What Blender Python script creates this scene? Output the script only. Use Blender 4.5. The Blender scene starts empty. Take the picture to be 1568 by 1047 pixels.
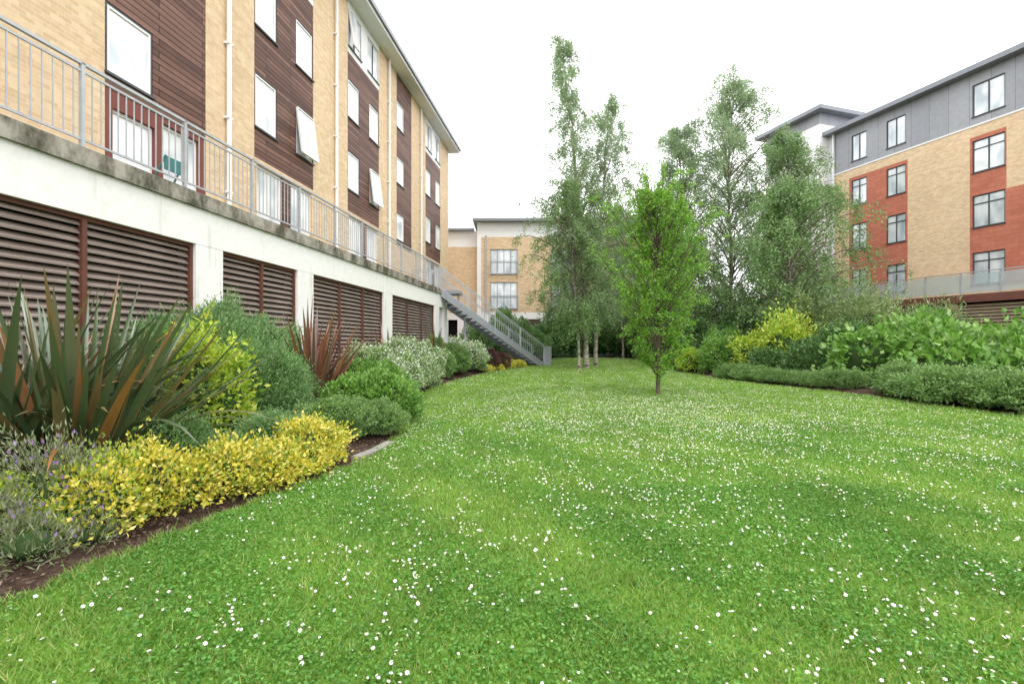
import bpy, math, numpy as np
from mathutils import Vector
rng = np.random.default_rng(11)
scene = bpy.context.scene
COL = scene.collection

# ------------------------------------------------------------------ materials
def new_mat(name):
    m = bpy.data.materials.new(name); m.use_nodes = True
    nt = m.node_tree; nt.nodes.clear()
    out = nt.nodes.new('ShaderNodeOutputMaterial')
    return m, nt, out
def N(nt, t, **kw):
    n = nt.nodes.new(t)
    for k, v in kw.items(): setattr(n, k, v)
    return n
def ramp(nt, fac, stops):
    r = N(nt, 'ShaderNodeValToRGB')
    el = r.color_ramp.elements
    while len(el) < len(stops): el.new(0.5)
    for e, (p, c) in zip(el, stops):
        e.position = p; e.color = (*c, 1)
    nt.links.new(fac, r.inputs[0])
    return r.outputs[0]
def mixc(nt, fac, a, b, mode='MIX'):
    m = N(nt, 'ShaderNodeMix', data_type='RGBA', blend_type=mode)
    for i, v in ((0, fac), (6, a), (7, b)):
        if isinstance(v, (int, float)): m.inputs[i].default_value = v
        elif isinstance(v, tuple): m.inputs[i].default_value = (*v, 1)
        else: nt.links.new(v, m.inputs[i])
    return m.outputs[2]
def noise(nt, vec, scale, detail=4, rough=0.55):
    n = N(nt, 'ShaderNodeTexNoise'); n.inputs['Scale'].default_value = scale
    n.inputs['Detail'].default_value = detail; n.inputs['Roughness'].default_value = rough
    if vec is not None: nt.links.new(vec, n.inputs['Vector'])
    return n.outputs['Fac']
def objco(nt, sc=None):
    t = N(nt, 'ShaderNodeTexCoord').outputs['Object']
    if sc:
        m = N(nt, 'ShaderNodeMapping'); m.inputs['Scale'].default_value = sc
        nt.links.new(t, m.inputs[0]); t = m.outputs[0]
    return t
def princ(nt, out, col, rough=0.8, spec=0.3, metal=0.0, bump=None, bs=0.3, bd=0.01):
    p = N(nt, 'ShaderNodeBsdfPrincipled')
    if isinstance(col, tuple): p.inputs['Base Color'].default_value = (*col, 1)
    else: nt.links.new(col, p.inputs['Base Color'])
    p.inputs['Roughness'].default_value = rough
    p.inputs['Specular IOR Level'].default_value = spec
    p.inputs['Metallic'].default_value = metal
    if bump is not None:
        b = N(nt, 'ShaderNodeBump'); b.inputs['Strength'].default_value = bs; b.inputs['Distance'].default_value = bd
        nt.links.new(bump, b.inputs['Height']); nt.links.new(b.outputs[0], p.inputs['Normal'])
    nt.links.new(p.outputs[0], out.inputs[0])
    return p
def wallvec(nt):
    t = N(nt, 'ShaderNodeTexCoord').outputs['Object']
    s = N(nt, 'ShaderNodeSeparateXYZ'); nt.links.new(t, s.inputs[0])
    a = N(nt, 'ShaderNodeMath', operation='ADD'); nt.links.new(s.outputs[0], a.inputs[0]); nt.links.new(s.outputs[1], a.inputs[1])
    c = N(nt, 'ShaderNodeCombineXYZ'); nt.links.new(a.outputs[0], c.inputs[0]); nt.links.new(s.outputs[2], c.inputs[1])
    return c.outputs[0], t
def brick_mat(name, c1, c2, mortar, w=0.225, h=0.075, ms=0.006, rough=0.85, patch=0.25, streak=None):
    m, nt, out = new_mat(name)
    v, t = wallvec(nt)
    b = N(nt, 'ShaderNodeTexBrick'); nt.links.new(v, b.inputs['Vector'])
    b.inputs['Color1'].default_value = (*c1, 1); b.inputs['Color2'].default_value = (*c2, 1); b.inputs['Mortar'].default_value = (*mortar, 1)
    b.inputs['Scale'].default_value = 1; b.inputs['Brick Width'].default_value = w; b.inputs['Row Height'].default_value = h
    b.inputs['Mortar Size'].default_value = ms; b.inputs['Mortar Smooth'].default_value = 0.2
    n1 = noise(nt, t, 0.45, 6, 0.65); n2 = noise(nt, t, 7, 3)
    c = mixc(nt, patch, b.outputs['Color'], ramp(nt, n1, [(0.3, (0.5, 0.5, 0.5)), (0.7, (1, 1, 1))]), 'MULTIPLY')
    c = mixc(nt, 0.3, c, ramp(nt, n2, [(0.3, (0.6, 0.6, 0.6)), (0.65, (1, 1, 1))]), 'MULTIPLY')
    if streak:
        mp = N(nt, 'ShaderNodeMapping'); mp.inputs['Scale'].default_value = streak; nt.links.new(t, mp.inputs[0])
        c = mixc(nt, 0.55, c, ramp(nt, noise(nt, mp.outputs[0], 1.0, 5, 0.7), [(0.3, (0.45, 0.45, 0.45)), (0.7, (1.5, 1.4, 1.35))]), 'MULTIPLY')
    princ(nt, out, c, rough, 0.25)
    return m
def plain_mat(name, c, rough=0.6, spec=0.3, metal=0.0, var=0.15, sc=3.0, bump=0.0):
    m, nt, out = new_mat(name)
    t = objco(nt); n = noise(nt, t, sc, 5)
    col = mixc(nt, 1.0, c, ramp(nt, n, [(0.25, (1 - var,) * 3), (0.75, (1, 1, 1))]), 'MULTIPLY')
    princ(nt, out, col, rough, spec, metal, bump=n if bump else None, bs=bump)
    return m
def stain_mat(name, base, dark, lo, hi, streak=(3, 3, 0.35), fine=0.5):
    m, nt, out = new_mat(name)
    n = noise(nt, objco(nt, streak), 1.3, 8, 0.7); n2 = noise(nt, objco(nt), 9, 5, 0.7)
    c = ramp(nt, n, [(lo, dark), (hi, base)])
    c = mixc(nt, fine, c, ramp(nt, n2, [(0.3, (0.6, 0.6, 0.55)), (0.6, (1, 1, 1))]), 'MULTIPLY')
    princ(nt, out, c, 0.9, 0.2)
    return m
def leaf_mat(name, cols, trans=0.35, patch=0.5, pscale=1.5, gloss=0.06, rough=0.45):
    m, nt, out = new_mat(name)
    g = N(nt, 'ShaderNodeNewGeometry')
    k = len(cols)
    c = ramp(nt, g.outputs['Random Per Island'], [(i / max(1, k - 1), col) for i, col in enumerate(cols)])
    n = noise(nt, g.outputs['Position'], pscale, 3)
    c = mixc(nt, patch, c, ramp(nt, n, [(0.32, (0.5, 0.55, 0.5)), (0.62, (1.15, 1.1, 1.0))]), 'MULTIPLY')
    d = N(nt, 'ShaderNodeBsdfDiffuse'); tr = N(nt, 'ShaderNodeBsdfTranslucent'); gl = N(nt, 'ShaderNodeBsdfGlossy')
    gl.inputs['Roughness'].default_value = rough
    nt.links.new(c, d.inputs[0]); nt.links.new(c, tr.inputs[0])
    m1 = N(nt, 'ShaderNodeMixShader'); m1.inputs[0].default_value = trans
    nt.links.new(d.outputs[0], m1.inputs[1]); nt.links.new(tr.outputs[0], m1.inputs[2])
    m2 = N(nt, 'ShaderNodeMixShader'); m2.inputs[0].default_value = gloss
    nt.links.new(m1.outputs[0], m2.inputs[1]); nt.links.new(gl.outputs[0], m2.inputs[2])
    nt.links.new(m2.outputs[0], out.inputs[0])
    return m

M = {}
M['brick'] = brick_mat('yellow_brick', (0.80, 0.61, 0.39), (0.67, 0.47, 0.28), (0.74, 0.62, 0.47))
M['wood'] = brick_mat('timber_cladding', (0.11, 0.050, 0.036), (0.25, 0.135, 0.10), (0.02, 0.012, 0.01), w=2.3, h=0.13, ms=0.012, rough=0.6, patch=0.4, streak=(0.9, 0.9, 14))
M['terra'] = brick_mat('terracotta_tiles', (0.56, 0.20, 0.13), (0.48, 0.165, 0.105), (0.32, 0.11, 0.07), w=0.6, h=0.22, ms=0.006)
M['zinc'] = brick_mat('zinc_cladding', (0.38, 0.39, 0.42), (0.32, 0.33, 0.36), (0.19, 0.19, 0.21), w=0.9, h=3.0, ms=0.012, rough=0.5)
M['white'] = stain_mat('white_render', (0.82, 0.81, 0.79), (0.60, 0.58, 0.53), 0.24, 0.42, fine=0.25)
M['clean'] = plain_mat('white_paint', (0.82, 0.82, 0.82), 0.6, var=0.06)
M['conc'] = stain_mat('mossy_concrete', (0.40, 0.37, 0.32), (0.09, 0.085, 0.06), 0.42, 0.62, (2, 2, 1.2))
M['louv'] = plain_mat('louvre_slat', (0.30, 0.24, 0.205), 0.6, var=0.35, sc=2)
M['lpost'] = plain_mat('louvre_post', (0.14, 0.055, 0.036), 0.6, var=0.3)
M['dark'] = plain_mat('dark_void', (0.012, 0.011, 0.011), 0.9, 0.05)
M['frame'] = plain_mat('dark_window_frame', (0.07, 0.075, 0.085), 0.4)
M['roof'] = plain_mat('roof_metal', (0.22, 0.24, 0.27), 0.4, 0.5)
M['steel'] = plain_mat('galvanised_steel', (0.48, 0.50, 0.53), 0.45, 0.5, 0.2, var=0.25, sc=6)
M['stair'] = plain_mat('painted_grey_steel', (0.28, 0.30, 0.33), 0.45, 0.5, 0.2, var=0.2)
M['wslat'] = plain_mat('fence_slats', (0.38, 0.30, 0.20), 0.75, var=0.35, sc=2)
M['bpost'] = plain_mat('brown_pillar', (0.46, 0.30, 0.20), 0.8, var=0.3)
M['dterra'] = plain_mat('dark_terracotta_fascia', (0.19, 0.075, 0.055), 0.7, var=0.3)
M['stone'] = plain_mat('edging_stone', (0.36, 0.34, 0.32), 0.9, var=0.35, sc=8)
M['teal'] = plain_mat('teal_plastic', (0.05, 0.20, 0.20), 0.5)
m, nt, out = new_mat('window_glass')
n = noise(nt, objco(nt, (1, 1, 0.4)), 1.6, 2)
princ(nt, out, ramp(nt, n, [(0.35, (0.36, 0.42, 0.46)), (0.6, (0.72, 0.76, 0.78))]), 0.04, 1.0, 0.1); M['glass'] = m
m, nt, out = new_mat('window_painted_sky_reflection')
n = noise(nt, objco(nt, (0.8, 0.8, 0.5)), 1.6, 2)
princ(nt, out, ramp(nt, n, [(0.32, (0.50, 0.56, 0.60)), (0.5, (0.82, 0.83, 0.84))]), 0.05, 1.0, 0.0); M['skyrefl'] = m  # white sky reflection painted into the pane colour
m, nt, out = new_mat('balustrade_glass')
tp = N(nt, 'ShaderNodeBsdfTransparent'); tp.inputs[0].default_value = (0.86, 0.93, 0.92, 1)
gg = N(nt, 'ShaderNodeBsdfPrincipled'); gg.inputs['Base Color'].default_value = (0.6, 0.66, 0.68, 1); gg.inputs['Roughness'].default_value = 0.08; gg.inputs['Specular IOR Level'].default_value = 0.9
mx = N(nt, 'ShaderNodeMixShader'); n = noise(nt, objco(nt), 0.8, 3)
nt.links.new(ramp(nt, n, [(0.3, (0.35,) * 3), (0.7, (0.5,) * 3)]), mx.inputs[0]); nt.links.new(tp.outputs[0], mx.inputs[1]); nt.links.new(gg.outputs[0], mx.inputs[2]); nt.links.new(mx.outputs[0], out.inputs[0]); M['bglass'] = m
m, nt, out = new_mat('birch_bark')
n = noise(nt, objco(nt, (3, 3, 9)), 1.0, 5, 0.7)
princ(nt, out, ramp(nt, n, [(0.38, (0.06, 0.05, 0.04)), (0.55, (0.42, 0.37, 0.32))]), 0.8, 0.2); M['bbark'] = m
M['bark'] = plain_mat('brown_bark', (0.16, 0.12, 0.09), 0.9, var=0.4, sc=12)
M['twig'] = plain_mat('twig_bark', (0.20, 0.16, 0.13), 0.9)
M['chips'] = leaf_mat('bark_chips', [(0.05, 0.03, 0.02), (0.13, 0.08, 0.055), (0.27, 0.19, 0.14)], 0.05, 0.3, 3)

M['l_birch'] = leaf_mat('birch_leaves', [(0.17, 0.28, 0.12), (0.26, 0.39, 0.18), (0.36, 0.48, 0.26)], 0.5, 0.25, 0.8)
M['l_birch2'] = leaf_mat('birch_leaves_deep', [(0.12, 0.24, 0.06), (0.20, 0.35, 0.11), (0.30, 0.46, 0.17)], 0.45, 0.35, 0.8)
M['l_horn'] = leaf_mat('hornbeam_leaves', [(0.11, 0.29, 0.02), (0.21, 0.46, 0.035), (0.36, 0.62, 0.08)], 0.5, 0.45, 1.6)
M['l_hebe'] = leaf_mat('hebe_leaves', [(0.10, 0.23, 0.06), (0.20, 0.37, 0.12), (0.32, 0.48, 0.20)], 0.35, 0.4, 3)
M['l_hedge'] = leaf_mat('hedge_leaves', [(0.11, 0.23, 0.05), (0.21, 0.37, 0.10), (0.32, 0.48, 0.17)], 0.35, 0.4, 3)
M['l_bright'] = leaf_mat('bright_leaves', [(0.10, 0.25, 0.03), (0.19, 0.40, 0.06), (0.33, 0.53, 0.13)], 0.38, 0.45, 2)
M['l_lime'] = leaf_mat('lime_leaves', [(0.20, 0.38, 0.03), (0.45, 0.60, 0.06), (0.66, 0.72, 0.10)], 0.35, 0.4, 2)
M['l_yel'] = leaf_mat('golden_euonymus_leaves', [(0.14, 0.30, 0.03), (0.50, 0.52, 0.05), (0.84, 0.70, 0.07), (0.88, 0.80, 0.28)], 0.3, 0.35, 4)
M['l_var'] = leaf_mat('variegated_leaves', [(0.12, 0.24, 0.06), (0.30, 0.44, 0.16), (0.66, 0.72, 0.48)], 0.3, 0.4, 2)
M['l_dark'] = leaf_mat('dark_shrub_leaves', [(0.05, 0.13, 0.03), (0.10, 0.22, 0.055), (0.18, 0.32, 0.09)], 0.3, 0.45, 1)
M['l_grey'] = leaf_mat('lavender_leaves', [(0.14, 0.19, 0.08), (0.24, 0.30, 0.14), (0.36, 0.37, 0.22)], 0.25, 0.4, 3)
M['l_fern'] = leaf_mat('feathery_leaves', [(0.15, 0.25, 0.07), (0.26, 0.37, 0.13), (0.42, 0.48, 0.24)], 0.3, 0.4, 2)
M['l_purp'] = leaf_mat('lavender_flowers', [(0.28, 0.15, 0.42), (0.48, 0.32, 0.62)], 0.25, 0.2, 3)
M['l_red'] = leaf_mat('purple_leaves', [(0.07, 0.025, 0.025), (0.14, 0.05, 0.045)], 0.25, 0.4, 3)
M['l_phor'] = leaf_mat('flax_leaves', [(0.04, 0.08, 0.03), (0.08, 0.13, 0.05), (0.13, 0.14, 0.07), (0.08, 0.14, 0.055), (0.34, 0.14, 0.05), (0.10, 0.16, 0.06), (0.07, 0.12, 0.045)], 0.15, 0.3, 3, 0.14, 0.35)
M['l_phorr'] = leaf_mat('red_flax_leaves', [(0.06, 0.08, 0.035), (0.15, 0.08, 0.055), (0.26, 0.10, 0.065), (0.40, 0.17, 0.08)], 0.15, 0.3, 3, 0.12, 0.35)
M['core'] = plain_mat('shrub_inner_shade', (0.045, 0.08, 0.028), 1.0, 0.0)  # opaque filler, its dark green painted as shade between the leaves
M['grass'] = leaf_mat('grass_blades', [(0.12, 0.26, 0.03), (0.20, 0.39, 0.05), (0.31, 0.48, 0.085), (0.50, 0.56, 0.22)], 0.4, 0.42, 0.8, 0.03)
M['clover'] = leaf_mat('clover_leaves', [(0.07, 0.22, 0.03), (0.13, 0.33, 0.05), (0.21, 0.43, 0.085)], 0.35, 0.42, 0.8, 0.03)
M['petal'] = plain_mat('daisy_petals', (0.82, 0.82, 0.80), 0.7, var=0.05)
M['pollen'] = plain_mat('daisy_centres', (0.75, 0.50, 0.05), 0.8)

# ------------------------------------------------------------------ mesh helpers
def mesh_obj(name, V, F, mats, midx=None, smooth=False, parent=None):
    V = np.asarray(V, dtype=np.float32); F = np.asarray(F, dtype=np.int32)
    me = bpy.data.meshes.new(name)
    me.vertices.add(len(V)); me.vertices.foreach_set('co', V.ravel())
    k = F.shape[1]
    me.loops.add(F.size); me.loops.foreach_set('vertex_index', F.ravel())
    me.polygons.add(len(F)); me.polygons.foreach_set('loop_start', np.arange(0, F.size, k, dtype=np.int32))
    for m in mats: me.materials.append(m)
    if midx is not None: me.polygons.foreach_set('material_index', np.asarray(midx, dtype=np.int32))
    me.polygons.foreach_set('use_smooth', np.full(len(F), bool(smooth)))
    me.update(calc_edges=True)
    ob = bpy.data.objects.new(name, me); COL.objects.link(ob)
    if parent: ob.parent = parent
    return ob
def empty(name, loc=(0, 0, 0), rz=0):
    e = bpy.data.objects.new(name, None); e.location = loc; e.rotation_euler = (0, 0, rz); COL.objects.link(e); return e
class Acc:
    def __init__(s): s.V = []; s.F = []; s.M = []; s.n = 0
    def add(s, V, F, m=0):
        V = np.asarray(V, float); F = np.asarray(F, int)
        s.V.append(V); s.F.append(F + s.n); s.M.append(np.full(len(F), m)); s.n += len(V)
    def box(s, x0, x1, y0, y1, z0, z1, m=0):
        V = [(x0, y0, z0), (x1, y0, z0), (x1, y1, z0), (x0, y1, z0), (x0, y0, z1), (x1, y0, z1), (x1, y1, z1), (x0, y1, z1)]
        F = [(0, 3, 2, 1), (4, 5, 6, 7), (0, 1, 5, 4), (1, 2, 6, 5), (2, 3, 7, 6), (3, 0, 4, 7)]
        s.add(V, F, m)
    def beam(s, p0, p1, w, h, m=0):
        p0 = np.array(p0, float); p1 = np.array(p1, float); d = p1 - p0; d /= np.linalg.norm(d)
        up = np.array([0, 0, 1.0]) if abs(d[2]) < 0.95 else np.array([1.0, 0, 0])
        a = np.cross(d, up); a /= np.linalg.norm(a); b = np.cross(a, d)
        V = []
        for p in (p0, p1):
            for sa, sb in ((-1, -1), (1, -1), (1, 1), (-1, 1)): V.append(p + a * w / 2 * sa + b * h / 2 * sb)
        F = [(0, 1, 2, 3), (7, 6, 5, 4), (0, 4, 5, 1), (1, 5, 6, 2), (2, 6, 7, 3), (3, 7, 4, 0)]
        s.add(V, F, m)
    def tube(s, P, R, sides=6, m=0):
        P = np.asarray(P, float); R = np.asarray(R, float); n = len(P)
        T = np.gradient(P, axis=0); T /= np.linalg.norm(T, axis=1)[:, None] + 1e-9
        ref = np.array([0.13, 0.99, 0.05]); A = np.cross(T, ref); A /= np.linalg.norm(A, axis=1)[:, None] + 1e-9
        B = np.cross(T, A); th = np.linspace(0, 2 * math.pi, sides, endpoint=False)
        V = (P[:, None] + R[:, None, None] * (A[:, None] * np.cos(th)[None, :, None] + B[:, None] * np.sin(th)[None, :, None])).reshape(-1, 3)
        i = np.arange(n - 1)[:, None]; j = np.arange(sides)[None]; j2 = (j + 1) % sides
        F = np.stack([i * sides + j, i * sides + j2, (i + 1) * sides + j2, (i + 1) * sides + j], -1).reshape(-1, 4)
        s.add(V, F, m)
    def obj(s, name, mats, parent=None, smooth=False):
        if not s.V: return None
        return mesh_obj(name, np.concatenate(s.V), np.concatenate(s.F), mats, np.concatenate(s.M), smooth, parent)
def unit(v): return v / (np.linalg.norm(v, axis=-1, keepdims=True) + 1e-9)
def leaves(P, D, L, W, fold=0.15, r=rng):
    n = len(P); D = unit(D); Q = unit(np.cross(D, unit(r.normal(size=(n, 3))))); Nn = np.cross(D, Q)
    L = np.broadcast_to(L, n)[:, None]; W = np.broadcast_to(W, n)[:, None]
    mid = P + D * L * 0.45 + Nn * W * fold
    V = np.stack([P, mid + Q * W / 2, P + D * L, mid - Q * W / 2], 1).reshape(-1, 3)
    F = np.arange(4 * n).reshape(-1, 4)
    return V, F

# ------------------------------------------------------------------ lawn outline and ground
poly = np.array([(-3.6, -8), (-3.3, 0), (-2.93, 2.76), (-2.73, 3.35), (-2.41, 4.41), (-1.97, 5.5), (-1.70, 7.1), (-2.05, 9.8), (-2.5, 12.8), (-2.6, 16), (-2.1, 19.6), (-0.6, 24),
                 (1.2, 27.6), (2.6, 31), (3, 34.5), (8.5, 34.5), (7.9, 29), (7.9, 23.9), (8.4, 19.6), (9.1, 16.2), (9.9, 13.6), (10.3, 9.5), (10.8, 5), (11.5, -8)], float)
for _ in range(2):
    a = poly; b = np.roll(poly, -1, 0); poly = np.stack([a * .75 + b * .25, a * .25 + b * .75], 1).reshape(-1, 2)
def sdist(x, y):
    x = np.asarray(x, float); y = np.asarray(y, float)
    best = np.full(x.shape, 1e9); ins = np.zeros(x.shape, bool)
    for i in range(len(poly)):
        ax, ay = poly[i]; bx, by = poly[(i + 1) % len(poly)]
        dx, dy = bx - ax, by - ay
        t = np.clip(((x - ax) * dx + (y - ay) * dy) / (dx * dx + dy * dy), 0, 1)
        best = np.minimum(best, (x - ax - t * dx) ** 2 + (y - ay - t * dy) ** 2)
        if ay != by:
            c = ((ay > y) != (by > y)) & (x < (bx - ax) * (y - ay) / (by - ay) + ax); ins ^= c
    d = np.sqrt(best)
    return np.where(ins, d, -d)
def base_h(x, y):
    t = np.clip((y - 18) / 16, 0, 1); s = t * t * (3 - 2 * t)
    return 0.38 * s + 0.010 * np.sin(x * 0.9 + 1) * np.sin(y * 0.7)
def gz(x, y, d=None):
    if d is None: d = sdist(x, y)
    b = np.clip(-d / 0.6, 0, 1)
    return base_h(x, y) - 0.035 * np.clip(-d / 0.08, 0, 1) + 0.12 * b * b
def gz1(x, y): return float(gz(np.array([x]), np.array([y]))[0])
xs = np.concatenate([[-400, -150, -60, -25], np.arange(-13, 26, 0.16), [30, 60, 150, 400]])
ys = np.concatenate([[-400, -100, -30], np.arange(-9, 2, 0.5), np.arange(2, 38, 0.16), [42, 60, 120, 400]])
GX, GY = np.meshgrid(xs, ys); gx = GX.ravel(); gy = GY.ravel(); gd = sdist(gx, gy)
gh = gz(gx, gy, gd) + np.where(gd < 0, 0.02 * rng.normal(size=gx.shape), 0)
nx, ny = len(xs), len(ys)
i, j = np.meshgrid(np.arange(ny - 1), np.arange(nx - 1), indexing='ij')
F = np.stack([i * nx + j, i * nx + j + 1, (i + 1) * nx + j + 1, (i + 1) * nx + j], -1).reshape(-1, 4)
m, nt, out = new_mat('lawn_and_soil')
at = N(nt, 'ShaderNodeAttribute'); at.attribute_name = 'lawn_d'
g = N(nt, 'ShaderNodeNewGeometry').outputs['Position']
n1 = noise(nt, g, 0.6, 5); n2 = noise(nt, g, 45, 4, 0.7); n3 = noise(nt, g, 14, 5, 0.7)
gr = ramp(nt, n2, [(0.3, (0.06, 0.14, 0.018)), (0.55, (0.15, 0.29, 0.045)), (0.75, (0.27, 0.40, 0.10))])
gr = mixc(nt, 0.5, gr, ramp(nt, n1, [(0.35, (0.75, 0.85, 0.65)), (0.65, (1.1, 1.05, 1))]), 'MULTIPLY')
so = ramp(nt, n3, [(0.3, (0.035, 0.022, 0.016)), (0.55, (0.085, 0.055, 0.042)), (0.78, (0.2, 0.14, 0.11))])
ad = N(nt, 'ShaderNodeMath', operation='MULTIPLY_ADD'); nt.links.new(n3, ad.inputs[0]); ad.inputs[1].default_value = 0.25; nt.links.new(at.outputs['Fac'], ad.inputs[2])
mk = ramp(nt, ad.outputs[0], [(0.09, (0, 0, 0)), (0.16, (1, 1, 1))])
princ(nt, out, mixc(nt, mk, so, gr), 0.95, 0.1, bump=n3, bs=0.8, bd=0.03)
ground = mesh_obj('ground', np.stack([gx, gy, gh], 1), F, [m], smooth=True)
atr = ground.data.attributes.new('lawn_d', 'FLOAT', 'POINT'); atr.data.foreach_set('value', np.clip(gd, -5, 5).astype(np.float32))

def scatter(x0, x1, y0, y1, dens, margin=0.0):
    n = int((x1 - x0) * (y1 - y0) * dens)
    x = rng.uniform(x0, x1, n); y = rng.uniform(y0, y1, n); d = sdist(x, y)
    k = d > margin + 0.05 * np.sin(x * 13 + y * 9) + 0.03 * np.sin(x * 31 - y * 27); return x[k], y[k], d[k]
BV = []
for (x0, x1, y0, y1, dens, hh, ww) in [(-4, 6, 1.2, 5, 6500, 0.042, 0.0045), (-3.5, 10.5, 5, 9, 3600, 0.045, 0.0062), (-3.5, 10.5, 9, 16, 1500, 0.048, 0.010), (-3.5, 10, 16, 34.5, 450, 0.05, 0.016), (-4, 11.5, -3, 1.2, 700, 0.04, 0.008)]:
    x, y, d = scatter(x0, x1, y0, y1, dens, -0.06)
    n = len(x); z = base_h(x, y) - 0.004
    cl = 0.5 * np.sin(x * 6.1 + 1.7 * np.sin(y * 4.3)) * np.sin(y * 5.7 + np.sin(x * 3.1)) + 0.5 * np.sin(x * 15 + y * 6) * np.sin(y * 13 - x * 4)
    hgt = hh * rng.uniform(0.45, 1.3, n) * (0.9 + 0.4 * cl) * np.where(d < 0.08, 1.4, 1.0)
    hgt = np.where(rng.random(n) < 0.025, hgt * 1.9, hgt)
    th = rng.uniform(0, 2 * math.pi, n); ln = rng.uniform(0.2, 1.2, n) * hgt; ph = rng.uniform(0, 2 * math.pi, n)
    w = ww * rng.uniform(0.7, 1.3, n)
    P0 = np.stack([x - np.cos(th) * w, y - np.sin(th) * w, z], 1); P1 = np.stack([x + np.cos(th) * w, y + np.sin(th) * w, z], 1)
    P2 = np.stack([x + np.cos(ph) * ln, y + np.sin(ph) * ln, z + hgt], 1)
    BV.append(np.stack([P0, P1, P2], 1).reshape(-1, 3))
BV = np.concatenate(BV)
mesh_obj('grass', BV, np.arange(len(BV)).reshape(-1, 3), [M['grass']])
cx, cy = [], []
for a in [(-4, 6, 1.2, 5, 4200), (-3.5, 10.5, 5, 9, 1500), (-3.5, 10.5, 9, 16, 350)]:
    x, y, d = scatter(*a); f = np.sin(x * 1.3 + 2) * np.sin(y * 1.1) + 0.6 * np.sin(x * 3.7 + y * 2.9) + rng.normal(size=len(x)) * 0.5
    k = f > -0.2; cx.append(x[k]); cy.append(y[k])
cx = np.concatenate(cx); cy = np.concatenate(cy); n = len(cx)
P = np.stack([cx, cy, base_h(cx, cy) + rng.uniform(0.015, 0.045, n)], 1)
D = np.stack([rng.normal(size=n), rng.normal(size=n), rng.uniform(-0.2, 0.5, n)], 1)
V, F = leaves(P, D, rng.uniform(0.014, 0.028, n), rng.uniform(0.012, 0.022, n)); mesh_obj('clover', V, F, [M['clover']])
# bark chips and litter on the soil
n = 45000; x = rng.uniform(-6, -1.5, n); y = rng.uniform(1.5, 12, n); d = sdist(x, y); k = (d < 0.02) & (d > -1.3); x, y, d = x[k], y[k], d[k]
P = np.stack([x, y, gz(x, y, d) + rng.uniform(0.0, 0.025, len(x))], 1); D = np.stack([rng.normal(size=len(x)), rng.normal(size=len(x)), rng.normal(size=len(x)) * 0.35], 1)
V, F = leaves(P, D, rng.uniform(0.012, 0.045, len(x)), rng.uniform(0.008, 0.02, len(x))); mesh_obj('bark_mulch', V, F, [M['chips']])
# daisies
dx, dy = [], []
for a in [(-4, 7, 1.2, 5, 640), (-3.5, 11, 5, 9, 600), (-3.5, 11, 9, 34, 470), (-4, 11.5, -3, 1.2, 60)]:
    x, y, d = scatter(*a, 0.06)
    f = 0.45 * np.sin(x * 1.9 + 1.3 * np.sin(y * 1.1)) * np.sin(y * 1.6 + x * 0.4) + 0.5 * np.sin(x * 5.1 + y * 3.3 + 1) * np.sin(y * 4.3 - x * 2) + 0.55 * np.sin(x * 11 - y * 7) * np.sin(y * 9 + x * 3) + 0.45 * np.sin(x * 23 + y * 5) * np.sin(y * 19)
    boost = 0.5 * np.exp(-((x - 2.8) / 3.6) ** 2 - ((y - 10.0) / 4.0) ** 2)
    p = np.clip(0.105 + 0.36 * f + boost, 0.02, 1); k = rng.random(len(x)) < p
    dx.append(x[k]); dy.append(y[k])
dx = np.concatenate(dx); dy = np.concatenate(dy); n = len(dx)
C = np.stack([dx, dy, base_h(dx, dy) + rng.uniform(0.032, 0.058, n)], 1)
nn = unit(np.stack([rng.normal(size=n) * 0.5, rng.normal(size=n) * 0.5 - 0.12, np.ones(n)], 1))
A = unit(np.cross(nn, np.array([0, 1.0, 0.1]))); B = np.cross(nn, A); R = rng.uniform(0.005, 0.0122, n)
th = np.linspace(0, 2 * math.pi, 12, endpoint=False); rr = np.where(np.arange(12) % 2, 0.72, 1.0)
V = C[:, None] + (R[:, None] * rr[None])[..., None] * (A[:, None] * np.cos(th)[None, :, None] + B[:, None] * np.sin(th)[None, :, None])
daisy = empty('daisies')
mesh_obj('petals', V.reshape(-1, 3), np.arange(12 * n).reshape(-1, 12), [M['petal']], parent=daisy)
th = np.linspace(0, 2 * math.pi, 6, endpoint=False)
V = (C + nn * 0.003)[:, None] + (R[:, None] * 0.30)[..., None] * (A[:, None] * np.cos(th)[None, :, None] + B[:, None] * np.sin(th)[None, :, None])
mesh_obj('centres', V.reshape(-1, 3), np.arange(6 * n).reshape(-1, 6), [M['pollen']], parent=daisy)
print('daisies', n, 'blades', len(BV) // 3)

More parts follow.
